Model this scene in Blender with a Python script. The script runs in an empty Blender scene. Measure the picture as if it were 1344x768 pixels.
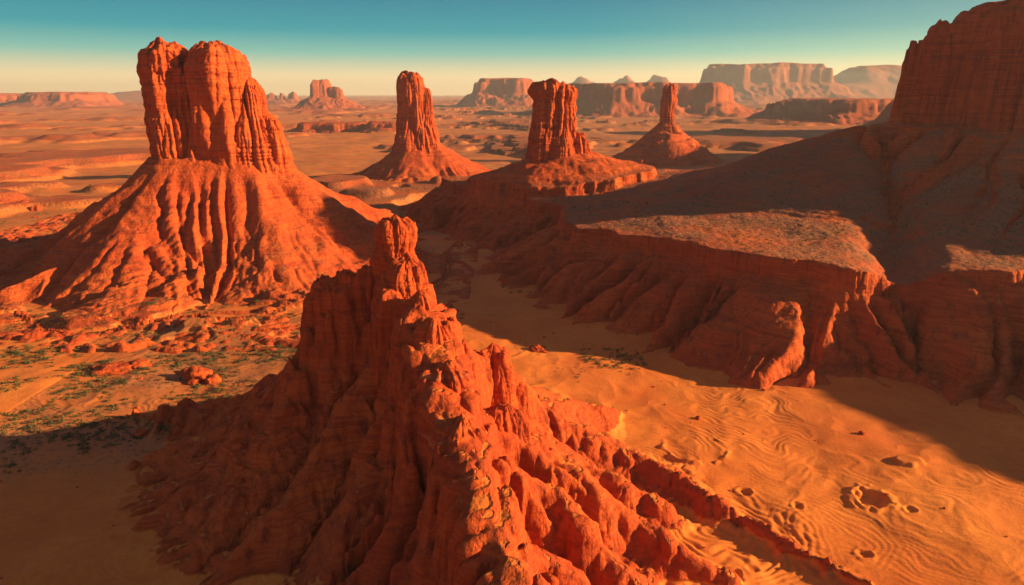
import bpy, math, numpy as np, time
from mathutils import Vector
T0=time.time()
sc=bpy.context.scene
rng=np.random.RandomState(7)
# ------------------------------------------------------------ noise
PERM=rng.permutation(256).astype(np.int32); PERM=np.concatenate([PERM,PERM,PERM])
ang=rng.rand(256)*2*np.pi
GX=np.cos(ang); GY=np.sin(ang)
g3=rng.randn(256,3); g3/=np.linalg.norm(g3,axis=1)[:,None]
def fade(t): return t*t*t*(t*(t*6-15)+10)
def pn2(x,y,seed=0):
    x=np.asarray(x,float)+seed*17.31; y=np.asarray(y,float)+seed*9.73
    xf=np.floor(x); yf=np.floor(y)
    xi=xf.astype(np.int64)&255; yi=yf.astype(np.int64)&255
    x=x-xf; y=y-yf
    a=PERM[xi]; b=PERM[xi+1]
    def g(h,dx,dy): return GX[h]*dx+GY[h]*dy
    aa=PERM[a+yi]; ab=PERM[a+yi+1]; ba=PERM[b+yi]; bb=PERM[b+yi+1]
    u=fade(x); v=fade(y)
    n0=g(aa,x,y)*(1-u)+g(ba,x-1,y)*u
    n1=g(ab,x,y-1)*(1-u)+g(bb,x-1,y-1)*u
    return (n0*(1-v)+n1*v)*1.5
def pn3(x,y,z,seed=0):
    x=np.asarray(x,float)+seed*13.1; y=np.asarray(y,float)+seed*7.7; z=np.asarray(z,float)+seed*3.3
    xf=np.floor(x); yf=np.floor(y); zf=np.floor(z)
    xi=xf.astype(np.int64)&255; yi=yf.astype(np.int64)&255; zi=zf.astype(np.int64)&255
    x=x-xf; y=y-yf; z=z-zf
    u=fade(x); v=fade(y); w=fade(z)
    r=0
    for i in (0,1):
        for j in (0,1):
            for k in (0,1):
                h=PERM[PERM[PERM[xi+i]+yi+j]+zi+k]
                d=g3[h,0]*(x-i)+g3[h,1]*(y-j)+g3[h,2]*(z-k)
                r=r+d*(u if i else 1-u)*(v if j else 1-v)*(w if k else 1-w)
    return r*1.5
def fbm2(x,y,o=4,seed=0,gain=.5):
    r=0;a=1;f=1
    for i in range(o):
        r=r+a*pn2(x*f,y*f,seed+i); a*=gain; f*=2.03
    return r
def rid2(x,y,o=3,seed=0,gain=.5):
    r=0;a=1;f=1;s=0
    for i in range(o):
        r=r+a*(1-2*np.abs(pn2(x*f,y*f,seed+i))); s+=a; a*=gain; f*=2.03
    return r/s
def fbm3(x,y,z,o=3,seed=0,gain=.5):
    r=0;a=1;f=1
    for i in range(o):
        r=r+a*pn3(x*f,y*f,z*f,seed+i); a*=gain; f*=2.03
    return r
def sst(a,b,x):
    t=np.clip((x-a)/(b-a),0,1); return t*t*(3-2*t)
def smax(a,b,k):
    h=np.clip(.5+.5*(a-b)/k,0,1)
    return b*(1-h)+a*h+k*h*(1-h)
# ------------------------------------------------------------ mesh helpers
def grid_mesh(name,X,Y,Z,mat,attrs={},wrap=False):
    ny,nx=X.shape
    me=bpy.data.meshes.new(name)
    co=np.stack([X,Y,Z],-1).reshape(-1,3).astype(np.float32)
    idx=np.arange(nx*ny).reshape(ny,nx)
    if wrap:
        nxt=np.roll(idx,-1,axis=1)
        q=np.stack([idx[:-1],nxt[:-1],nxt[1:],idx[1:]],-1).reshape(-1,4)
    else:
        q=np.stack([idx[:-1,:-1],idx[:-1,1:],idx[1:,1:],idx[1:,:-1]],-1).reshape(-1,4)
    me.vertices.add(len(co)); me.vertices.foreach_set('co',co.ravel())
    me.loops.add(q.size); me.loops.foreach_set('vertex_index',q.ravel().astype(np.int32))
    me.polygons.add(len(q)); me.polygons.foreach_set('loop_start',np.arange(0,q.size,4,dtype=np.int32))
    me.polygons.foreach_set('loop_total',np.full(len(q),4,dtype=np.int32))
    me.polygons.foreach_set('use_smooth',np.ones(len(q),dtype=bool))
    for k,v in attrs.items():
        a=me.attributes.new(k,'FLOAT','POINT'); a.data.foreach_set('value',np.broadcast_to(v,X.shape).astype(np.float32).ravel())
    me.update(); me.validate()
    me.materials.append(mat)
    ob=bpy.data.objects.new(name,me); sc.collection.objects.link(ob)
    return ob
def poly_mesh(name,co,faces_idx,n,mat,smooth=False):
    me=bpy.data.meshes.new(name)
    me.vertices.add(len(co)); me.vertices.foreach_set('co',co.astype(np.float32).ravel())
    me.loops.add(faces_idx.size); me.loops.foreach_set('vertex_index',faces_idx.ravel().astype(np.int32))
    me.polygons.add(len(faces_idx)); me.polygons.foreach_set('loop_start',np.arange(0,faces_idx.size,n,dtype=np.int32))
    me.polygons.foreach_set('loop_total',np.full(len(faces_idx),n,dtype=np.int32))
    me.polygons.foreach_set('use_smooth',np.full(len(faces_idx),smooth,dtype=bool))
    me.update(); me.validate(); me.materials.append(mat)
    ob=bpy.data.objects.new(name,me); sc.collection.objects.link(ob); return ob
def empty(name,loc=(0,0,0)):
    e=bpy.data.objects.new(name,None); sc.collection.objects.link(e); e.empty_display_size=5
    return e
def rough3(X,Y,Z,amt,sc_,seed,o=3,zs=1.6):
    """push a surface along its normals with 3-D noise"""
    gx0=np.gradient(X,axis=1); gz0=np.gradient(Z,axis=1); gy1=np.gradient(Y,axis=0); gz1=np.gradient(Z,axis=0)
    nx=-gz0/gx0; ny=-gz1/gy1; nl=np.sqrt(nx*nx+ny*ny+1)
    n=fbm3(X/sc_,Y/sc_,Z/sc_*zs,o,seed,.5)*amt
    return X+nx/nl*n,Y+ny/nl*n,Z+n/nl
# ------------------------------------------------------------ materials
def mk(name):
    m=bpy.data.materials.new(name); m.use_nodes=True
    nt=m.node_tree
    for n in list(nt.nodes): nt.nodes.remove(n)
    return m,nt
class N:
    def __init__(s,nt): s.nt=nt
    def n(s,t,**k):
        o=s.nt.nodes.new(t)
        for a,v in k.items(): setattr(o,a,v)
        return o
    def l(s,a,b): s.nt.links.new(a,b)
    def noise(s,vec,scale,detail=6,rough=.6,dist=0):
        o=s.n('ShaderNodeTexNoise'); o.inputs['Scale'].default_value=scale; o.inputs['Detail'].default_value=detail
        o.inputs['Roughness'].default_value=rough; o.inputs['Distortion'].default_value=dist
        s.l(vec,o.inputs['Vector']); return o.outputs['Fac']
    def ramp(s,fac,stops):
        o=s.n('ShaderNodeValToRGB'); r=o.color_ramp
        while len(r.elements)<len(stops): r.elements.new(.5)
        for e,(p,c) in zip(r.elements,stops): e.position=p; e.color=(c[0],c[1] if len(c)>1 else c[0],c[2] if len(c)>1 else c[0],1)
        s.l(fac,o.inputs['Fac']); return o.outputs['Color']
    def mix(s,f,a,b,bt='MIX'):
        o=s.n('ShaderNodeMix',data_type='RGBA',blend_type=bt)
        if isinstance(f,(int,float)): o.inputs[0].default_value=f
        else: s.l(f,o.inputs[0])
        for v,i in ((a,6),(b,7)):
            if isinstance(v,tuple): o.inputs[i].default_value=(v[0],v[1],v[2],1)
            else: s.l(v,o.inputs[i])
        return o.outputs[2]
    def math(s,op,a,b=0.,clamp=False):
        o=s.n('ShaderNodeMath',operation=op,use_clamp=clamp)
        for v,i in ((a,0),(b,1)):
            if isinstance(v,(int,float)): o.inputs[i].default_value=v
            else: s.l(v,o.inputs[i])
        return o.outputs[0]
    def mapv(s,vec,sc_):
        o=s.n('ShaderNodeMapping'); o.inputs['Scale'].default_value=sc_; s.l(vec,o.inputs['Vector']); return o.outputs[0]
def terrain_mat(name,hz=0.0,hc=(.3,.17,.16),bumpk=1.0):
    m,nt=mk(name); k=N(nt)
    pos=k.n('ShaderNodeNewGeometry').outputs['Position']
    at=lambda a:k.n('ShaderNodeAttribute',attribute_name=a).outputs['Fac']
    rock=at('rock'); scrub_and_shade=at('scrub_and_shade')
    big=k.noise(pos,.02,3)
    med=k.noise(pos,.25,6,.62)
    fine=k.noise(pos,2.0,4,.65)
    stra=k.noise(k.mapv(pos,(.02,.02,.36)),1.0,4,.6,.25)
    vert=k.noise(k.mapv(pos,(.4,.4,.03)),1.0,5,.6,.2)
    c=k.ramp(big,[(.35,(.48,.070,.020)),(.65,(.58,.115,.027))])
    c=k.mix(k.ramp(stra,[(.36,(0,0,0)),(.45,(.5,)),(.52,(0,0,0)),(.62,(.7,))]),c,(.28,.034,.018))
    c=k.mix(k.ramp(stra,[(.66,(0,0,0)),(.74,(.5,))]),c,(.66,.25,.11))
    c=k.mix(k.ramp(vert,[(.30,(.75,)),(.43,(0,0,0))]),c,(.16,.030,.018))
    c=k.mix(k.ramp(med,[(.3,(.55,)),(.48,(0,0,0))]),c,(.21,.036,.02))
    c=k.mix(k.ramp(fine,[(.55,(0,0,0)),(.8,(.35,))]),c,(.70,.23,.05))
    s=k.ramp(k.noise(pos,.03,5,.6),[(.3,(.64,.155,.03)),(.7,(.80,.27,.055))])
    s=k.mix(k.ramp(k.noise(pos,.012,5,.6),[(.42,(0,0,0)),(.6,(.45,))]),s,(.52,.115,.035))
    s=k.mix(k.ramp(k.noise(pos,.4,6,.7),[(.35,(.35,)),(.55,(0,0,0))]),s,(.50,.11,.035))
    s=k.mix(k.ramp(fine,[(.3,(.3,)),(.5,(0,0,0))]),s,(.40,.09,.03))
    rk=k.math('ADD',rock,k.math('MULTIPLY',k.math('SUBTRACT',med,.5),.9))
    rk=k.ramp(rk,[(.3,(0,0,0)),(.6,(1,1,1))])
    col=k.mix(rk,s,c)
    vo=k.n('ShaderNodeTexVoronoi'); vo.inputs['Scale'].default_value=.55; k.l(pos,vo.inputs['Vector'])
    dots=k.math('LESS_THAN',k.math('ADD',vo.outputs['Distance'],k.math('MULTIPLY',fine,.25)),.45)
    patch=k.ramp(k.noise(pos,.035,5,.65),[(.40,(0,0,0)),(.58,(1,1,1))])
    sm=k.math('MULTIPLY',scrub_and_shade,patch)
    col=k.mix(k.math('MULTIPLY',scrub_and_shade,.35),col,(.32,.12,.065))  # scrub tint, doubling as painted shade on the mid-valley floor
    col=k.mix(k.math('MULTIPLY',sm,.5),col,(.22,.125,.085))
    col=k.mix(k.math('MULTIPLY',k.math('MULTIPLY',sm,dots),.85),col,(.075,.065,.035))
    if hz>0: col=k.mix(hz,col,hc)  # distance haze painted into the base colour of far rock
    b=k.n('ShaderNodeBsdfPrincipled'); k.l(col,b.inputs['Base Color']); b.inputs['Roughness'].default_value=.9
    b.inputs['Specular IOR Level'].default_value=.15
    h=k.math('MULTIPLY',k.noise(pos,.7,6,.6),.8)
    h=k.math('ADD',h,k.math('MULTIPLY',vert,1.3))
    h=k.math('ADD',h,k.math('MULTIPLY',k.noise(k.mapv(pos,(.15,.15,.9)),1.,4,.6,.4),.35))
    h=k.math('MULTIPLY',h,rk)
    rp=k.n('ShaderNodeTexWave',wave_type='BANDS',bands_direction='Y'); rp.inputs['Scale'].default_value=.28
    rp.inputs['Distortion'].default_value=9; rp.inputs['Detail'].default_value=2; rp.inputs['Detail Scale'].default_value=.18
    k.l(pos,rp.inputs['Vector'])
    sh=k.math('ADD',k.math('MULTIPLY',k.math('MULTIPLY',rp.outputs['Fac'],patch),.03),k.math('MULTIPLY',k.noise(pos,1.1,6,.68),.21))
    sh=k.math('MULTIPLY',sh,k.math('SUBTRACT',1.,rk))
    h=k.math('ADD',h,sh)
    h=k.math('ADD',h,k.math('MULTIPLY',k.math('MULTIPLY',sm,dots),.45))
    bp=k.n('ShaderNodeBump'); bp.inputs['Strength'].default_value=.72; bp.inputs['Distance'].default_value=1.05*bumpk
    k.l(h,bp.inputs['Height']); k.l(bp.outputs[0],b.inputs['Normal'])
    o=k.n('ShaderNodeOutputMaterial'); k.l(b.outputs[0],o.inputs[0])
    return m
M=terrain_mat('red_sandstone_and_sand')
Mfar=terrain_mat('far_sandstone_haze_tint',.2,(.34,.14,.10),bumpk=4.)  # same sandstone with a light haze tint in its colour
Mdist=terrain_mat('haze_tinted_far_rock',.4,(.25,.14,.12),bumpk=5.)  # stronger painted haze for the most distant forms
# ------------------------------------------------------------ ground height
PITS=[(54.7,143,3.0,1.),(46,149,2.3,.8),(92,153,4.0,1.4),(47.5,124.5,2.4,.8),(53,127,1.4,.5),(64,136,2.0,.6),(61,157,1.8,.6),(72,150,1.4,.5),(99,148,1.5,.5),(80,132,1.6,.6),(68,126,2.,.6)]
def G(x,y,det=True):
    r=np.sqrt(x*x+y*y)
    near=1-sst(450,900,r)
    z=1.6*fbm2(x/90,y/90,4,3)
    z=z+ 3*sst(500,1500,r)*(fbm2(x/260,y/420,3,11))
    b=fbm2(x/330,y/330,4,21)
    z=z+sst(420,700,r)*(sst(.28,.33,b)*6+sst(.5,.55,b)*7)
    lf=sst(-60,-130,x)*sst(250,290,y)*(1-sst(430,520,y))
    c=fbm2(x/55,y/38,4,31)
    z=z+lf*(sst(.10,.16,c)*2.2+sst(.35,.42,c)*2.2)
    if det:
        wx=x+13*fbm2(x/26,y/26,3,41); wy=y+13*fbm2(x/26,y/26,3,47)
        m=np.clip(sst(.05,.5,fbm2(x/60,y/60,2,55))+.6*sst(30,60,x)*(1-sst(170,210,y))*sst(-.35,.2,fbm2(x/30,y/30,2,59)),0,1)
        z=z+near*(.5*rid2(wx/24,wy/34,2,61))
        z=z+near*m*.065*np.sin((wy*.9+wx*.45)*2*np.pi/2.9)
        for (ccx,ccy,rr_,aa_,lam) in [(50,139,10,.18,2.3),(76,140,8,.05,2.2),(38,172,7,.08,2.0)]:
            d=np.hypot(x-ccx,(y-ccy)*1.0)+3.5*fbm2(x/11,y/11,2,71)
            z=z+np.exp(-((d-rr_)/rr_)**2)*aa_*np.sin(d*2*np.pi/lam)
        for (px,py,pr,pd) in PITS:
            dd=np.hypot(x-px,(y-py))/pr*(1+.3*pn2(x/2.,y/2.,5))
            z=z-pd*np.exp(-(dd*1.15)**4)+.4*pd*np.exp(-((dd-1.15)/.28)**2)
        dd=np.hypot((x-110.6)/4.2,(y-170)/3.)*(1+.2*pn2(x/2.,y/2.,8)); z=z+.9*(1-sst(.7,1.1,dd))
        dd=np.hypot(x-53,y-179); z=z+.8*np.exp(-((dd-9)/.9)**2)*sst(-.2,.2,pn2(x/4,y/4,9))*(1-sst(178,186,y))
    return z
# ------------------------------------------------------------ flow-line coordinates: walk uphill to a contour
def flow(hfun,x0,x1,y0,y1,step,levels,smooth=3):
    xs=np.arange(x0,x1+step,step); ys=np.arange(y0,y1+step,step)
    X,Y=np.meshgrid(xs,ys); H=hfun(X,Y)
    for _ in range(smooth):
        H[1:-1,1:-1]=(H[1:-1,1:-1]*2+H[:-2,1:-1]+H[2:,1:-1]+H[1:-1,:-2]+H[1:-1,2:])/6
    gy,gx=np.gradient(H,step)
    n=np.hypot(gx,gy)+1e-6
    w=np.clip(n/.04,0,1)
    gx=gx/n*w; gy=gy/n*w
    def bl(A,px,py):
        fx=np.clip((px-x0)/step,0,len(xs)-1.001); fy=np.clip((py-y0)/step,0,len(ys)-1.001)
        i=fx.astype(int); j=fy.astype(int); u=fx-i; v=fy-j
        return A[j,i]*(1-u)*(1-v)+A[j,i+1]*u*(1-v)+A[j+1,i]*(1-u)*v+A[j+1,i+1]*u*v
    out={}
    for lv,D in levels:
        px=X.copy(); py=Y.copy(); ds=step*.8
        for _ in range(int(D/ds)):
            h=bl(H,px,py); go=np.clip((lv-h)/(step*.5),0,1)*ds
            a=bl(gx,px,py); b=bl(gy,px,py); px=px+a*go; py=py+b*go
        out[lv]=(px,py)
    return out,bl
def billow(F,bl,X,Y,lv,wl,seed):
    px,py=F[lv]; qx=bl(px,X,Y); qy=bl(py,X,Y)
    wx=qx+wl*.9*pn2(qx/(wl*3),qy/(wl*3),seed+5); wy=qy+wl*.9*pn2(qx/(wl*3),qy/(wl*3),seed+6)
    wx=wx+wl*.18*pn2(X/(wl*1.2),Y/(wl*1.2),seed+8)
    n=pn2(wx/wl,wy/wl,seed)+.3*pn2(wx/wl*2.1,wy/wl*2.1,seed+1)
    bil=2.4*np.abs(n); return bil/(1+.35*bil),qx,qy
def flute(F,bl,X,Y,H,specs,foot=2.0):
    z=0
    for lv,wl,amp,seed,*rest in specs:
        bil,qx,qy=billow(F,bl,X,Y,lv,wl,seed)
        am=.55+.75*sst(-.4,.4,pn2(qx/(wl*2.6),qy/(wl*2.6),seed+7))
        z=z+amp*am*(bil-.62)*sst(lv,lv*.72,H)*sst(0,foot,H)
    return z
def seg_dist(x,y,poly):
    best=None
    for a,b in zip(poly[:-1],poly[1:]):
        ax,ay=a[0],a[1]; bx,by=b[0],b[1]
        L=(bx-ax)**2+(by-ay)**2
        t=np.clip(((x-ax)*(bx-ax)+(y-ay)*(by-ay))/L,0,1)
        d=np.hypot(x-ax-t*(bx-ax),y-ay-t*(by-ay))
        P=[a[i]*(1-t)+b[i]*t for i in range(2,len(a))]
        if best is None: best=[d]+P
        else:
            m=d<best[0]
            best=[np.where(m,v,o) for v,o in zip([d]+P,best)]
    return best
def poly_sd(x,y,pts):
    d=None; inside=np.zeros(np.shape(x),bool)
    n=len(pts)
    for i in range(n):
        ax,ay=pts[i]; bx,by=pts[(i+1)%n]
        L=(bx-ax)**2+(by-ay)**2
        t=np.clip(((x-ax)*(bx-ax)+(y-ay)*(by-ay))/L,0,1)
        dd=np.hypot(x-ax-t*(bx-ax),y-ay-t*(by-ay))
        d=dd if d is None else np.minimum(d,dd)
        if ay!=by:
            c=((ay>y)!=(by>y))&(x<(bx-ax)*(y-ay)/(by-ay)+ax)
            inside^=c
    return np.where(inside,-d,d)
def axis(segs):
    out=[]
    for a,b,s in segs: out.append(np.arange(a,b,s))
    out.append(np.array([segs[-1][1]])); return np.concatenate(out)
def terr(z,per,k,x,y,seed=0):
    zz=z+ .3*per*fbm2(x/25,y/25,3,seed)
    f=zz/per; i=np.floor(f); t=f-i
    k=k*sst(-.25,.25,fbm2(x/40,y/40,2,seed+5))
    return z+(sst(.3,.8,t)-t)*per*k
# ------------------------------------------------------------ rock columns
def column(name,cx,cy,z0,z1,rx,ry,rot=0,prof=None,seed=0,nt=260,nz=200,crack=1.0,mat=None,lean=(0,0),lump=1.0,strata=1.0,wl=1.0,capv=.84,fine=1.0):
    nc=46
    th=np.linspace(0,2*np.pi,nt,endpoint=False)
    v=np.linspace(0,1,nz)
    prof=prof or [(0,1.1),(.5,1),(1,.92)]
    pr=np.interp(v,[p[0] for p in prof],[p[1] for p in prof])
    tt=np.clip((v-capv)/(1-capv),0,1)
    cap=.5+.5*np.sqrt(np.clip(1-tt**2.6,0,1))
    c_=np.linspace(0,1,nc+1)[1:]
    R=np.concatenate([pr*cap, pr[-1]*.5*(1-c_)])
    H=np.concatenate([v, 1+.035*np.sin(c_*np.pi/2)])
    T,RR=np.meshgrid(th,R); _,HH=np.meshgrid(th,H)
    se=(np.abs(np.cos(T))**2.8+np.abs(np.sin(T))**2.8)**(-1/2.8)
    ux=np.cos(T)*se; uy=np.sin(T)*se
    lx=ux*rx; ly=uy*ry
    c,s=math.cos(rot),math.sin(rot)
    bx=lx*c-ly*s; by=lx*s+ly*c
    Z=z0+(z1-z0)*HH
    S=min(rx,ry)
    wx=cx+bx; wy=cy+by
    big=fbm3(wx/(S*1.2*wl),wy/(S*1.2*wl),Z/(S*3.5),2,seed)
    warp=.25*pn3(wx/S,wy/S,Z/S,seed+9)
    colm=1-2.6*np.abs(pn3(wx/(S*.55*wl)+warp,wy/(S*.55*wl),Z/(S*6.),seed+3))
    col2=1-2.6*np.abs(pn3(wx/(S*.24*wl)+warp,wy/(S*.24*wl),Z/(S*2.6),seed+4))
    st=pn3(wx/(S*5),wy/(S*5),Z/(S*.30),seed+5)+.5*pn3(wx/(S*3),wy/(S*3),Z/(S*.11),seed+6)
    stm=sst(-.3,.4,pn3(wx/(S*2),wy/(S*2),Z/(S*1.5),seed+12))
    fin=fbm3(wx/(S*.22),wy/(S*.22),Z/(S*.26),4,seed+7,.5)
    disp=S*(.24*lump*big-.15*crack*np.maximum(colm,0)**1.6-.06*crack*np.maximum(col2,0)**1.6+.04*strata*np.tanh(st*3)*(.3+.7*stm)+.028*fine*fin)
    k=RR+disp/S*np.clip(RR*1.6,0,1)
    k=np.maximum(k,0)
    Xw=cx+bx*k+lean[0]*HH; Yw=cy+by*k+lean[1]*HH
    Zw=Z+S*.14*fbm3(Xw/(S*.6),Yw/(S*.6),0*Z,3,seed+8)*np.clip((HH-.6)/.4,0,1)*2
    return grid_mesh(name,Xw,Yw,Zw,mat or M,{'rock':1.0,'scrub_and_shade':0.0},wrap=True)
# ------------------------------------------------------------ FIN patch
finR=[
 # x,y,zcrest,halfw,cliff,L
 [(-51,170,50,3.5,14,66),(-41,171,55,4,20,64),(-30,170,59,4.5,24,60),(-24,161,54,5,24,54),(-19,148,50,5.5,24,50),(-15,134,44.5,5.5,23,46),(-10,120,37.5,5,20,42),(-5,105,31.5,4.5,16,38),(1,90,26,4,12,34),(8,70,18,4,8,28),(14,48,5,3,2,20)],
 [(-16,150,46,5,6,42),(-6,159,38,4.5,10,40),(5,165,28,3.5,7,38),(15,168,18,2.6,2,34),(32,163,10,2.6,.8,26),(45,153,6.5,2.2,.6,20),(58,139,4,1.8,.5,14),(76,120,2.,1.2,.3,8)],
 [(-14,134,40,5,8,34),(-2,138,32,4.5,8,32),(10,137,23,3.5,5,28),(30,129,10,2.5,2,18),(48,118,2.5,1.5,0,10)],
 [(-9,120,34,4.5,7,30),(4,122,24,4,7,28),(14,119,17,3,4,24),(34,106,5,2,0,12)],
 [(-3,104,28,4,6,28),(9,102,19,3.5,5,22),(24,92,8,2,0,14)],
 [(2,150,26,4,2,34),(18,150,15,3,1,24),(36,144,6,2,0,14)],
 [(-51,170,36,2,0,34),(-80,186,15,1.8,0,26),(-124,200,2,1.5,0,14)],
 [(-49,168,36,2,0,32),(-72,166,16,1.8,0,24),(-108,168,2,1.5,0,14)],
 [(-46,166,36,2,0,32),(-67,152,15,1.8,0,24),(-92,138,2,1.5,0,14)],
 [(-34,163,38,2,0,32),(-47,142,18,1.8,0,24),(-64,118,2,1.5,0,14)],
 [(-26,156,36,2.5,2,34),(-33,136,18,2,0,26),(-42,110,3,1.5,0,14)],
 [(-18,134,30,2.5,2,28),(-24,116,14,2,0,22),(-30,94,3,1.5,0,14)],
 [(-20,164,38,4,0,56),(0,186,18,3,0,40),(14,212,4,2.5,0,24)],
 [(-6,160,30,3,0,40),(14,184,14,3,0,30),(34,200,2,2,0,16)],
 [(-36,172,38,4,0,60),(-50,215,12,3,0,40),(-60,250,2,2,0,22)],
]
def fin_h(x,y,detail=True):
    base=None
    if detail:
        wob=2.2*fbm2(x/9.,y/9.,2,101)
        crk=2.6*np.maximum(1-3.*np.abs(pn2(x/8.5,y/8.5,104)),0)**1.4+.9*np.maximum(1-3.*np.abs(pn2(x/3.8,y/3.8,105)),0)
        jx=x+2.5*fbm2(x/18,y/18,2,131); jy=y+2.5*fbm2(x/18,y/18,2,137)
    else: wob=0;crk=0;jx=x;jy=y
    for i,R in enumerate(finR):
        d,zc,w,C,L=seg_dist(jx if i>0 else x,jy if i>0 else y,R)
        sc_=1 if i==0 else (.6 if i<6 else .25)
        dr=d+(wob+crk)*sc_
        dd=np.maximum(dr-w,0)
        dd=dd*dd/(dd+1.8)
        cw=1.2+C*.2
        st=.8*sst(0,cw,dd)+.2*sst(cw*.8,cw*2.,dd) if detail else sst(0,cw*2.5,dd)
        zb=zc-C
        a=(dd-cw*.5)/L
        u=np.clip(a,0,1)
        h=zc-C*st-zb*(1-(1-u)**2.0)-.35*np.clip(a-.72,0,3)*L*.5
        h=h-1.4*np.clip(dr/(w+.5),0,1.4)**2
        if detail and i<6:
            h=h+ (1-sst(0,3.5,dd))*(1.0*fbm2(x/8,y/8,2,111))
        base=h if base is None else smax(base,h,1.8 if detail else 3.)
    return base
X0,X1,Y0,Y1=-165,150,30,300
F,bl=flow(lambda a,b:fin_h(a,b,False),X0,X1,Y0,Y1,1.0,[(34,50),(17,28),(8,16)])
xs=np.arange(X0,X1+.1,.36); ys=axis([(Y0,88,.9),(88,Y1,.36)])
X,Y=np.meshgrid(xs,ys)
Hd=fin_h(X,Y)
rgt=sst(0,22,X)
fl=flute(F,bl,X,Y,Hd,[(34,8.,6.0,201),(17,5.,2.4,207),(8,4.,.5,213)],4.)*(1-rgt*(1-sst(6,24,Hd))*.75)
m=sst(.2,5,Hd)
Hd2=np.maximum(smax(Hd+fl,0*Hd,.8)-.2,0)+m*.2*fbm2(X/3.5,Y/3.5,3,221,.5)
Gz=G(X,Y)
edge=np.minimum(np.minimum(X-X0,xs[-1]-X),np.minimum(Y-Y0,ys[-1]-Y))
Z=Gz*(1-.8*sst(0,6,Hd2))+Hd2-.4*(1-sst(0,1.5,edge))
gy=np.gradient(Z,axis=0)/np.gradient(Y,axis=0); gx=np.gradient(Z,.36,axis=1); sl=np.hypot(gx,gy)
rock=np.clip(.3+.7*sst(.25,.7,sl),0,1)*sst(.3,2.5,Hd2)
scr_shade=sst(-20,-60,X)*sst(150,180,Y)*(1-sst(.2,1.5,Hd2))*.9
rr=sst(1,6,Hd2)*sst(.7,1.8,sl)
Xa,Ya,Za=rough3(X,Y,Z,.8*rr,4.2,231,3)
fin=empty('rock_fin')
o=grid_mesh('fin_slopes',Xa,Ya,Za,M,{'rock':rock,'scrub_and_shade':scr_shade}); o.parent=fin
finGrid=(xs,ys,Z,Hd2)
pfd=[(0,1.4),(.4,1.15),(.75,1.0),(.9,1.0),(1,.9)]
pfk=[(0,1.5),(.35,1.1),(.55,.92),(.7,1.08),(.85,1.12),(1,1.05)]
for i,(cx,cy,z0,z1,rx,ry,rot,sd,cv) in enumerate([
  (-30,170,32,63,5.6,5.2,.2,301,.75),(-29.6,169.5,52,69.5,4.4,4.2,.6,302,.78),(-26.5,165,30,60,5.0,4.6,.5,303,.72),
  (-22,156,26,53.5,5.2,4.8,.8,304,.72),(-37.5,170,30,56.5,3.8,4.2,.1,306,.72),
  (-48,169.5,28,54,4.4,4.4,.2,308,.8),(-43,170,30,55.5,3.4,4.,.5,307,.8),(-17.5,145,22,50.5,5.6,5.,1.,309,.72),(-14.5,133,14,44.5,5.4,5.,1.,310,.72),(-10,120.5,10,38,5.0,4.6,.6,311,.72),(-5,158,14,39,5,4.6,.4,312,.72),(-2,138,12,33,5,4.6,.4,313,.72)]):
    o=column('crag_%d'%i,cx,cy,z0,z1,rx,ry,rot,pfk if i==1 else pfd,sd,200,180,1.1 if i!=1 else .7,M,(.3,.2),1.3,.8,1.2,cv,1.2); o.parent=fin
print('fin',time.time()-T0)
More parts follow.
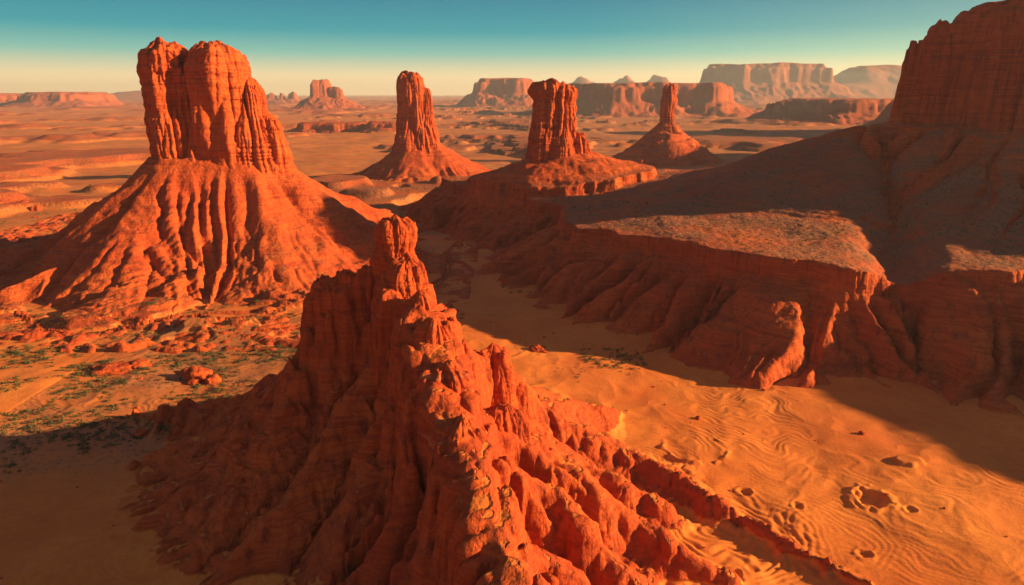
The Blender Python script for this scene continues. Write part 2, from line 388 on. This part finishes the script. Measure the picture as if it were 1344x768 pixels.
# ------------------------------------------------------------ MESA (right)
rim=[(-60,590),(-50,556),(-14,503),(10,468),(34,436),(30,398),(37,360),(58,332),(80,303),(104,276),(130,257),(160,254),(196,246),(245,205),(295,110),(320,0),(340,-180),(900,-180),(900,640),(560,720),(330,560),(200,600),(60,640)]
cli=[(232,450),(256,425),(285,392),(318,340),(345,222),(352,118),(372,-20),(380,-150),(860,-150),(860,380),(420,440),(300,458)]
tower3=(34,530)
def mesa_h(x,y,detail=True,bil=None):
    n1=fbm2(x/30,y/30,3,401)*6
    d1=poly_sd(x,y,rim)+n1
    if detail: d1=d1+1.1*rid2(x/9,y/9,2,405)+.7*np.maximum(1-3*np.abs(pn2(x/3.2,y/3.2,407)),0)
    zr=31+5*sst(20,90,x)+1.2*fbm2(x/50,y/50,3,409)
    C=7.*sst(-.6,.1,pn2(x/60,y/60,410)+.45)*(1-.8*sst(135,165,x))
    w=1.6 if detail else 5
    L=50 if bil is None else 28+34*np.clip(bil,0,1.0)
    a=(d1-1)/L
    u=np.clip(a,0,1)
    out=zr-C*sst(0,w,d1)-(zr-C)*(1-(1-u)**1.25)-.5*np.clip(a-1,0,.4)
    d2=poly_sd(x,y,cli)+fbm2(x/45,y/45,3,411)*6
    pl=zr+ .02*np.clip(-d1,0,200)
    inn=pl+ np.interp(y,[60,200,280,370,430],[2,8,18,40,44])*np.clip(1-d2/170,0,1)**1.7
    z=np.where(d1<0,inn,out+ (inn-zr)*(1-u)**2)
    dt=np.hypot((x-tower3[0]-4)*.85,(y-tower3[1]))+fbm2(x/20,y/20,3,415)*4
    z=z+(16*np.clip(1-np.maximum(dt-16,0)/50,0,1)**1.4+6*sst(62,59.5,dt)+2*np.clip(1-dt/90,0,1))*sst(20,-8,d1)
    g=seg_dist(x,y,[(228,425,1.),(205,365,1.),(172,300,1.),(151,255,1.),(147,205,1.)])[0]+2*pn2(x/14,y/14,420)
    z=z-8*np.exp(-(g/11)**2)*sst(0,12,z)
    top=np.interp(y,[-150,40,118,222,300,330,352,385,400,450,520],[38,52,63,78,85,88,95,146,152,144,136])
    dome=16*sst(0,-55,d2)*sst(360,410,y)
    hh=top+dome+2*fbm2(x/30,y/30,3,425)
    if detail:
        d2=d2+3.0*fbm2(x/22,y/22,2,430)+3.2*np.maximum(1-3*np.abs(pn2(x/14,y/14,431)),0)+1.6*np.maximum(1-3*np.abs(pn2(x/5.5,y/5.5,432)),0)
        s=np.clip(-d2/14,0,1); prof=.78*sst(0,.36,s)+.12*sst(.38,.62,s)+.10*sst(.6,1.,s)
    else: prof=sst(2,-14,d2)
    z=z+np.maximum(hh-z,0)*prof
    return z,d1,d2,dt,a
def mesa_low(a,b):
    return mesa_h(a,b,False)[0]
F,bl=flow(mesa_low,-130,560,-160,720,2.0,[(27,60),(13,26),(78,110)])
xs=axis([(-130,-60,2),(-60,330,.6),(330,560,4)]); ys=axis([(-160,190,3),(190,560,.6),(560,720,2)])
X,Y=np.meshgrid(xs,ys)
bil,_,_=billow(F,bl,X,Y,27,9.5,441)
for _ in range(10):
    bil[1:-1,1:-1]=(bil[1:-1,1:-1]+bil[:-2,1:-1]+bil[2:,1:-1]+bil[1:-1,:-2]+bil[1:-1,2:])/5
Hm,d1,d2,dt,aa=mesa_h(X,Y,True,bil)
fl=flute(F,bl,X,Y,Hm,[(27,9.5,7,441),(13,5.,2.6,447)],3.)*sst(1,5,d1)*sst(.97,.72,aa)
px,py=F[78]; qx=bl(px,X,Y); qy=bl(py,X,Y)
n=np.abs(pn2(qx/13,qy/13,457)+.3*pn2(qx/6,qy/6,458))
fl2=8*(2.4*n/(1+.8*n)-.6)*sst(1,14,d2)*sst(-4,-25,d1)*sst(150,40,d2)
Hm2=Hm+fl+fl2+.2*fbm2(X/4,Y/4,3,461,.5)*sst(0,4,Hm)
Hm2=np.where((d2>3)&(d1<2),terr(Hm2,5.5,.22,X,Y,35),Hm2)
Z=G(X,Y,False)*(1-sst(0,15,Hm2))+Hm2-.9
gy=np.gradient(Z,axis=0)/np.gradient(Y,axis=0); gx=np.gradient(Z,axis=1)/np.gradient(X,axis=1); sl=np.hypot(gx,gy)
rock=np.clip(.62+.5*sst(.3,.9,sl),0,1)*sst(.3,1.8,Hm2)
scr_shade=np.clip(sst(3,-6,d1)*sst(-2,10,d2)*1.0*sst(1.1,.6,sl)*sst(45,75,dt),0,1)
Xa,Ya,Za=rough3(X,Y,Z,1.2*sst(1.2,2.5,sl)+.15,5.,471,3)
mesa=grid_mesh('mesa',Xa,Ya,Za,M,{'rock':rock,'scrub_and_shade':scr_shade})
mesaGrid=(xs,ys,Z,scr_shade)
print('mesa',time.time()-T0)
# ------------------------------------------------------------ generic apron
def apron(name,spine,zt,R,p,x0,x1,y0,y1,res,seed,flA=1.0,terA=.3,per=6,mat=M,fs=1.0,rv=.25,lobes=[]):
    cx=np.mean([s[0] for s in spine]); cy=np.mean([s[1] for s in spine])
    def hf(x,y):
        d=seg_dist(x,y,[(s[0],s[1],s[2]) for s in spine]); w=d[1]; d=d[0]
        Rr=R*(1+rv*fbm2((x-cx)/R*.9,(y-cy)/R*.9,2,seed))
        h=zt*np.clip(1-np.maximum(d-w,0)/Rr,0,1)**p
        for lb in lobes:
            q=seg_dist(x,y,lb); h=smax(h,q[1]*np.clip(1-q[0]/q[2],0,1)**1.2,3.)
        return h
    lv=[zt*.95,zt*.5,zt*.22]
    F,bl=flow(hf,x0,x1,y0,y1,max(res*2,1.5),[(lv[0],R*1.1),(lv[1],R*.6),(lv[2],R*.4)])
    xs=np.arange(x0,x1+.1,res); ys=np.arange(y0,y1+.1,res); X,Y=np.meshgrid(xs,ys)
    H=hf(X,Y)
    fl=flute(F,bl,X,Y,H,[(lv[0],12*fs,9.5*fs,seed+1),(lv[1],9*fs,3.8*fs,seed+7),(lv[2],6*fs,1.5*fs,seed+13)],.08*zt)
    m=sst(.3,.25*zt,H)
    H2=np.maximum(H+fl*flA,0)+.5*fs*m*fbm2(X/(6*fs),Y/(6*fs),3,seed+20,.5)
    H2=terr(H2,per,terA,X,Y,seed+30)
    Z=G(X,Y,False)*(1-sst(0,20,H2))+H2*1.0-.9
    e=np.minimum(np.minimum(X-x0,xs[-1]-X),np.minimum(Y-y0,ys[-1]-Y)); Z=Z-3*(1-sst(0,4*res,e))
    gy,gx=np.gradient(Z,res); sl=np.hypot(gx,gy)
    rock=np.clip(.55+.5*sst(.3,.8,sl),0,1)*sst(.2,1.5,H2)
    return grid_mesh(name,X,Y,Z,mat,{'rock':rock,'scrub_and_shade':.25*sst(.6,.3,sl)})
lb=empty('sandstone_butte')
a=apron('talus_slopes',[(-200,418,17),(-168,428,19)],64,110,1.45,-385,-20,255,580,.72,501,1.,.2,
  lobes=[[(-205,400,42,34),(-235,345,17,30),(-272,300,3,20)],[(-185,395,42,34),(-200,345,18,28),(-190,300,5,20)],[(-165,400,40,34),(-150,350,17,28),(-130,318,4,20)],[(-215,420,40,34),(-280,400,17,34),(-360,385,4,24)],[(-150,410,36,34),(-105,390,14,30),(-70,372,4,20)]]); a.parent=lb
for i,(cx,cy,z0,z1,rx,ry,rot,pf,sd) in enumerate([
  (-202,420,38,126,12.5,18,.1,[(0,1.35),(.3,1.1),(.6,.95),(.8,1.05),(1,1.1)],511),
  (-191,424,38,116,9.5,17,.3,[(0,1.4),(.5,1.15),(.8,1.0),(1,.9)],512),
  (-175,425,38,126,17,18,.0,[(0,1.35),(.3,1.15),(.6,1.0),(.85,1.03),(1,1.0)],513),
  (-160,428,38,107,13,17,.2,[(0,1.5),(.4,1.2),(.7,.95),(1,.75)],514),
  (-150,430,36,86,11,15,.2,[(0,1.5),(.5,1.1),(1,.7)],515)]):
    o=column('tower_%d'%i,cx,cy,z0,z1,rx,ry,rot,pf,sd,300,260,1.05,M,(0,0),.9,1.3,1.15,capv=.82); o.parent=lb
b2=empty('sandstone_butte')
a=apron('talus_slopes',[(-118,838,12),(-104,842,12)],46,84,1.6,-230,20,720,960,1.5,521,.8,.3,6,M,1.2); a.parent=b2
for i,(cx,cy,z0,z1,rx,ry,rot,pf,sd) in enumerate([
  (-120,838,26,122,16.5,17,.1,[(0,1.5),(.3,1.15),(.6,1.0),(.8,1.05),(1,1.0)],531),
  (-103,842,26,104,12,15,.2,[(0,1.7),(.3,1.2),(.6,.9),(1,.5)],532),
  (-112,836,26,64,24,18,.1,[(0,1.2),(.6,1.0),(1,.7)],533)]):
    o=column('tower_%d'%i,cx,cy,z0,z1,rx,ry,rot,pf,sd,220,200,1.1,M,(0,0),1.0,1.0,capv=.9); o.parent=b2
b3=empty('sandstone_butte')
for i,(cx,cy,z0,z1,rx,ry,rot,pf,sd) in enumerate([
  (27,530,34,107,11.5,14,.1,[(0,1.8),(.3,1.3),(.5,1.1),(.7,1.0),(.84,.9),(.89,1.08),(1,1.1)],541),
  (37,531,34,105,11,14,.3,[(0,1.8),(.3,1.35),(.5,1.1),(.7,.9),(.84,.82),(.9,.95),(1,.95)],542),
  (51,529,34,70,10,12,.3,[(0,1.7),(.5,1.1),(1,.5)],543)]):
    o=column('tower_%d'%i,cx,cy,z0,z1,rx,ry,rot,pf,sd,240,220,1.,M,(0,0),1.0,1.1,capv=.92); o.parent=b3
b4=empty('rock_spire')
a=apron('stepped_cone',[(228,1050,10),(234,1052,10)],56,88,1.3,120,340,950,1160,1.3,551,.3,.95,11); a.parent=b4
o=column('spire_shaft',231,1051,44,112,10,11,.2,[(0,2.0),(.12,1.5),(.2,1.0),(.5,1.05),(.65,1.2),(.8,1.0),(.9,1.),(1,.7)],561,200,180,.7,M,(2,0),1.,1.2,capv=.9); o.parent=b4
print('buttes',time.time()-T0)
# ------------------------------------------------------------ far mesas
def far_mesa(name,cx,cy,rx,ry,zt,zb,ap,seed,mat,res,rot=0,tv=.04,pw=1.5,cl=True):
    ex=rx+ap*1.3; ey=ry+ap*1.3
    xs=np.arange(-ex,ex,res); ys=np.arange(-ey,ey,res); lx,ly=np.meshgrid(xs,ys)
    S=min(rx,ry)
    X=cx+lx; Y=cy+ly
    d=((np.abs(lx/rx)**3+np.abs(ly/ry)**3)**(1/3)-1)*S
    d=d+.22*S*fbm2(lx/S*.8,ly/S*.8,4,seed)+.05*S*rid2(lx/S*4,ly/S*4,3,seed+5)
    H=zb*np.clip(1-np.maximum(d,0)/ap,0,1)**pw
    n=1-2*np.abs(pn2(lx/(ap*.25),ly/(ap*.25),seed+3)); H=H*(1+.15*n*sst(0,ap*.3,d))
    top=zt*(1+tv*fbm2(lx/S,ly/S,3,seed+9))
    H=H+(top-H)*(.75*sst(0,-2.2*res,d)+.25*sst(-3*res,-6*res,d) if cl else sst(0,-S*.8,d))
    Z=H-8
    return grid_mesh(name,X,Y,Z,mat,{'rock':np.clip(sst(0,10,H),0,1),'scrub_and_shade':.2})
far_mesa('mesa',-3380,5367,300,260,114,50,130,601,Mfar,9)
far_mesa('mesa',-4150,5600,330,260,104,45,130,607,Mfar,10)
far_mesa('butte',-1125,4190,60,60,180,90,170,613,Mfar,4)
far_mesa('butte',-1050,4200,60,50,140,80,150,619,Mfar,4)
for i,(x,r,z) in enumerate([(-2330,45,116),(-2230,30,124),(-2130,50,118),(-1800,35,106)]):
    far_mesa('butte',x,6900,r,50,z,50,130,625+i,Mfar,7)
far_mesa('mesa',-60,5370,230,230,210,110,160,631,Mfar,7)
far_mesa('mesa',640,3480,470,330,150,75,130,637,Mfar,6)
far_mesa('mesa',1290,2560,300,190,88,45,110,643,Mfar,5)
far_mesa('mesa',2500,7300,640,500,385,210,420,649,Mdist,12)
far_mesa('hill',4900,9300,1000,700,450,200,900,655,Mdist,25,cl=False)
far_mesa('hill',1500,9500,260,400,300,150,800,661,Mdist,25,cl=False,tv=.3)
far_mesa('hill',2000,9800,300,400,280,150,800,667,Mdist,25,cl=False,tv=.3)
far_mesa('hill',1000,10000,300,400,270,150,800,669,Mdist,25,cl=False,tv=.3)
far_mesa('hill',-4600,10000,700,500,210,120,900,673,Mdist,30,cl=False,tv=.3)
far_mesa('mesa',990,960,320,230,148,70,100,679,M,6)  # added out of view so its shadow falls on the mid valley
far_mesa('mesa',1520,1650,460,330,235,100,130,685,M,8)  # second unseen mesa, raised to shade the valley farther back
far_mesa('rock_outcrop',-470,1900,120,60,32,16,30,691,M,2.5)
far_mesa('rock_outcrop',-330,1850,60,40,36,16,30,692,M,2.5)
far_mesa('rock_outcrop',-440,610,26,12,13,6,14,693,M,.8,tv=.3)
far_mesa('rock_outcrop',-385,560,20,10,8,4,12,694,M,.8,tv=.3)
print('far',time.time()-T0)
# ------------------------------------------------------------ ground
a=55.; nx=1150
u=np.linspace(-math.asinh(16000/a),math.asinh(16000/a),nx); xs=a*np.sinh(u)
ys=np.concatenate([np.linspace(-3000,0,40)[:-1],np.linspace(0,76,60)[:-1],76*np.exp(np.linspace(0,math.log(26000/76),1180))])
X,Y=np.meshgrid(xs,ys)
Z=G(X,Y)
ins=np.minimum(np.minimum(X+165,150-X),np.minimum(Y-30,300-Y))
Z=Z-3.5*sst(2.5,4.5,ins)
r=np.hypot(X,Y)
bb=fbm2(X/330,Y/330,4,21)
cc=fbm2(X/55,Y/38,4,31)
lf=sst(-60,-130,X)*sst(250,290,Y)*(1-sst(430,520,Y))
rock=np.clip(sst(420,700,r)*(sst(.25,.35,bb)*.6)+lf*sst(.05,.2,cc)*.9,0,1)
scr_shade=np.clip(.2+.4*sst(250,600,r)+.8*sst(-250,50,X)*sst(400,600,Y),0,1)*(1-sst(-30,30,X)*(1-sst(300,420,Y)))  # real scrub, plus a mid-valley term that paints shade into the ground
grid_mesh('desert_ground',X,Y,Z,M,{'rock':rock,'scrub_and_shade':scr_shade})
# ------------------------------------------------------------ shrubs and boulders
def sample(grid,x,y,i=2):
    xs,ys=grid[0],grid[1]; A=grid[i]
    fx=np.interp(x,xs,np.arange(len(xs))); fy=np.interp(y,ys,np.arange(len(ys)))
    ix=np.clip(fx.astype(int),0,len(xs)-2); iy=np.clip(fy.astype(int),0,len(ys)-2); u=fx-ix; v=fy-iy
    return A[iy,ix]*(1-u)*(1-v)+A[iy,ix+1]*u*(1-v)+A[iy+1,ix]*(1-u)*v+A[iy+1,ix+1]*u*v
def ground_z(x,y):
    z=G(x,y)
    inf=(x>-160)&(x<145)&(y>84)&(y<295)
    z=np.where(inf,sample(finGrid,x,y),z)
    inm=(x>-120)&(x<500)&(y>0)&(y<700)
    return np.where(inm,np.maximum(z,sample(mesaGrid,x,y)),z)
pts=[]
def scatter(n,x0,x1,y0,y1,thr,wl,seed,s0=.35,s1=.9):
    x=x0+(x1-x0)*rng.rand(n); y=y0+(y1-y0)*rng.rand(n)
    k=fbm2(x/wl,y/wl,3,seed)>thr
    x=x[k];y=y[k]; s=s0+(s1-s0)*rng.rand(len(x))**2
    pts.append(np.stack([x,y,s],1))
scatter(4200,-240,-78,165,262,-.08,22,801,.5,1.4)
scatter(2200,-230,-60,240,330,.0,18,803,.45,1.15)
scatter(160,28,52,240,262,-.2,9,805,.5,1.3)
scatter(260,0,80,225,300,.3,14,806,.3,.7)
scatter(2500,40,240,270,440,.0,25,807,.4,1.)
scatter(1800,-450,60,330,760,.1,50,808,.6,1.8)
P=np.concatenate(pts)
zz=ground_z(P[:,0],P[:,1])
hf_=np.where((P[:,0]>-160)&(P[:,0]<145)&(P[:,1]>84)&(P[:,1]<295),sample(finGrid,P[:,0],P[:,1],3),0)
ok=(hf_<1.0)
P=P[ok]; zz=zz[ok]
n=len(P); nl=30
d=rng.randn(n,nl,3); d/=np.linalg.norm(d,axis=2)[...,None]; d[...,2]=np.abs(d[...,2])*.8
rad=(.45+.55*rng.rand(n,nl))[...,None]*P[:,None,2:3]*(1+.25*rng.randn(n,nl,1)*.6)
c=np.stack([P[:,0],P[:,1],zz],1)[:,None,:]+d*rad
t1=rng.randn(n,nl,3); t1/=np.linalg.norm(t1,axis=2)[...,None]; t2=rng.randn(n,nl,3); t2/=np.linalg.norm(t2,axis=2)[...,None]
ls=.26*P[:,None,2:3]
tri=np.stack([c+t1*ls,c+t2*ls,c-(t1+t2)*.7*ls],2).reshape(-1,3)
ms,nt=mk('sage_leaves'); k=N(nt)
ob=k.n('ShaderNodeNewGeometry')
b=k.n('ShaderNodeBsdfPrincipled'); b.inputs['Roughness'].default_value=.8
k.l(k.ramp(k.noise(ob.outputs['Position'],.6,3),[(.3,(.045,.055,.016)),(.7,(.13,.12,.04))]),b.inputs['Base Color'])
o=k.n('ShaderNodeOutputMaterial'); k.l(b.outputs[0],o.inputs[0])
poly_mesh('desert_shrubs',tri,np.arange(len(tri)).reshape(-1,3),3,ms)
print('shrubs',n,time.time()-T0)
import bmesh
bm=bmesh.new(); bmesh.ops.create_icosphere(bm,subdivisions=4,radius=1)
iv=np.array([v.co[:] for v in bm.verts]); bm.verts.ensure_lookup_table(); fi=np.array([[v.index for v in f.verts] for f in bm.faces]); bm.free()
def boulders(name,L):
    cs=[];fs=[];off=0
    for (x,y,s,h) in L:
        sd=rng.randint(0,999); q=iv.copy()
        r_=1+.45*fbm3(q[:,0]*1.1,q[:,1]*1.1,q[:,2]*1.4,4,sd)
        q=q*r_[:,None]*np.array([s,s*(.7+.4*rng.rand()),h])
        z=float(ground_z(np.array([x]),np.array([y]))[0])
        cs.append(q+np.array([x,y,z+h*.25])); fs.append(fi+off); off+=len(iv)
    o=poly_mesh(name,np.concatenate(cs),np.concatenate(fs),3,M,True)
    a=o.data.attributes.new('rock','FLOAT','POINT'); a.data.foreach_set('value',np.ones(off,dtype=np.float32))
boulders('boulder',[(-112,186,2.0,1.5)])
boulders('boulder',[(10,259,2.8,1.6),(13,257,1.2,.8)])
boulders('boulder',[(-115,231,4.5,3),(-109,229,3,1.8),(-121,236,3,1.2)])
boulders('boulder',[(-150,238,7,2.),(-142,242,4,1.6)])
L=[]
for i in range(150):
    x=-200+330*rng.rand(); y=110+260*rng.rand(); s=.25+.8*rng.rand()**3
    L.append((x,y,s,s*.7))
boulders('scattered_rocks',L)
# ------------------------------------------------------------ thin dusty air
bpy.ops.mesh.primitive_cube_add(size=1,location=(0,8000,100)); hz=bpy.context.object; hz.name='haze'; hz.scale=(40000,24000,460)
mh,nt=mk('dusty_air'); k=N(nt)
vs=k.n('ShaderNodeVolumeScatter'); vs.inputs['Density'].default_value=5.5e-5; vs.inputs['Color'].default_value=(.70,.80,1,1); vs.inputs['Anisotropy'].default_value=.2
o=k.n('ShaderNodeOutputMaterial'); k.l(vs.outputs[0],o.inputs['Volume']); hz.data.materials.append(mh)
# ------------------------------------------------------------ world, sun, camera
AL=math.radians(2); EL=math.radians(16)
sd=Vector((math.cos(EL)*math.cos(AL),-math.cos(EL)*math.sin(AL),math.sin(EL)))
L=bpy.data.lights.new('sun','SUN'); L.energy=11.5; L.angle=math.radians(.5); L.color=(1,.66,.27)
lo=bpy.data.objects.new('sun',L); sc.collection.objects.link(lo); lo.rotation_euler=sd.to_track_quat('Z','Y').to_euler()
w=bpy.data.worlds.new('World'); sc.world=w; w.use_nodes=True
nt=w.node_tree; k=N(nt)
bg=nt.nodes['Background']
sky=k.n('ShaderNodeTexSky',sky_type='NISHITA'); sky.sun_disc=False; sky.sun_elevation=EL; sky.sun_rotation=math.radians(92)
sky.dust_density=2.5; sky.air_density=1.2; sky.ozone_density=2
k.l(sky.outputs[0],bg.inputs['Color']); bg.inputs['Strength'].default_value=.012
tc=k.n('ShaderNodeTexCoord'); sp=k.n('ShaderNodeSeparateXYZ'); k.l(tc.outputs['Generated'],sp.inputs[0])
g=k.ramp(sp.outputs['Z'],[(0,(1.0,.70,.40)),(.022,(.95,.74,.42)),(.052,(.20,.52,.44)),(.08,(.0,.32,.38)),(.125,(.0,.20,.31)),(.35,(.06,.085,.13)),(1,(.14,.12,.155))])
warm=k.ramp(sp.outputs['X'],[(.1,(0,0,0)),(.75,(.5,.34,.06))])
hf2=k.ramp(sp.outputs['Z'],[(0,(1,1,1)),(.15,(0,0,0))])
g=k.mix(1.,g,k.mix(1.,warm,hf2,'MULTIPLY'),'ADD')
b2_=k.n('ShaderNodeBackground'); k.l(g,b2_.inputs['Color']); b2_.inputs['Strength'].default_value=1.
ad=k.n('ShaderNodeAddShader'); k.l(bg.outputs[0],ad.inputs[0]); k.l(b2_.outputs[0],ad.inputs[1])
k.l(ad.outputs[0],nt.nodes['World Output'].inputs['Surface'])
cam=bpy.data.cameras.new('camera'); co=bpy.data.objects.new('camera',cam); sc.collection.objects.link(co)
co.location=(0,0,100); co.rotation_euler=(math.radians(90-16.3),0,0); cam.lens=24; cam.sensor_width=36; cam.clip_end=80000; cam.clip_start=1
sc.camera=co
sc.view_settings.view_transform='Standard'; sc.view_settings.look='None'; sc.view_settings.exposure=0
print('done',time.time()-T0)
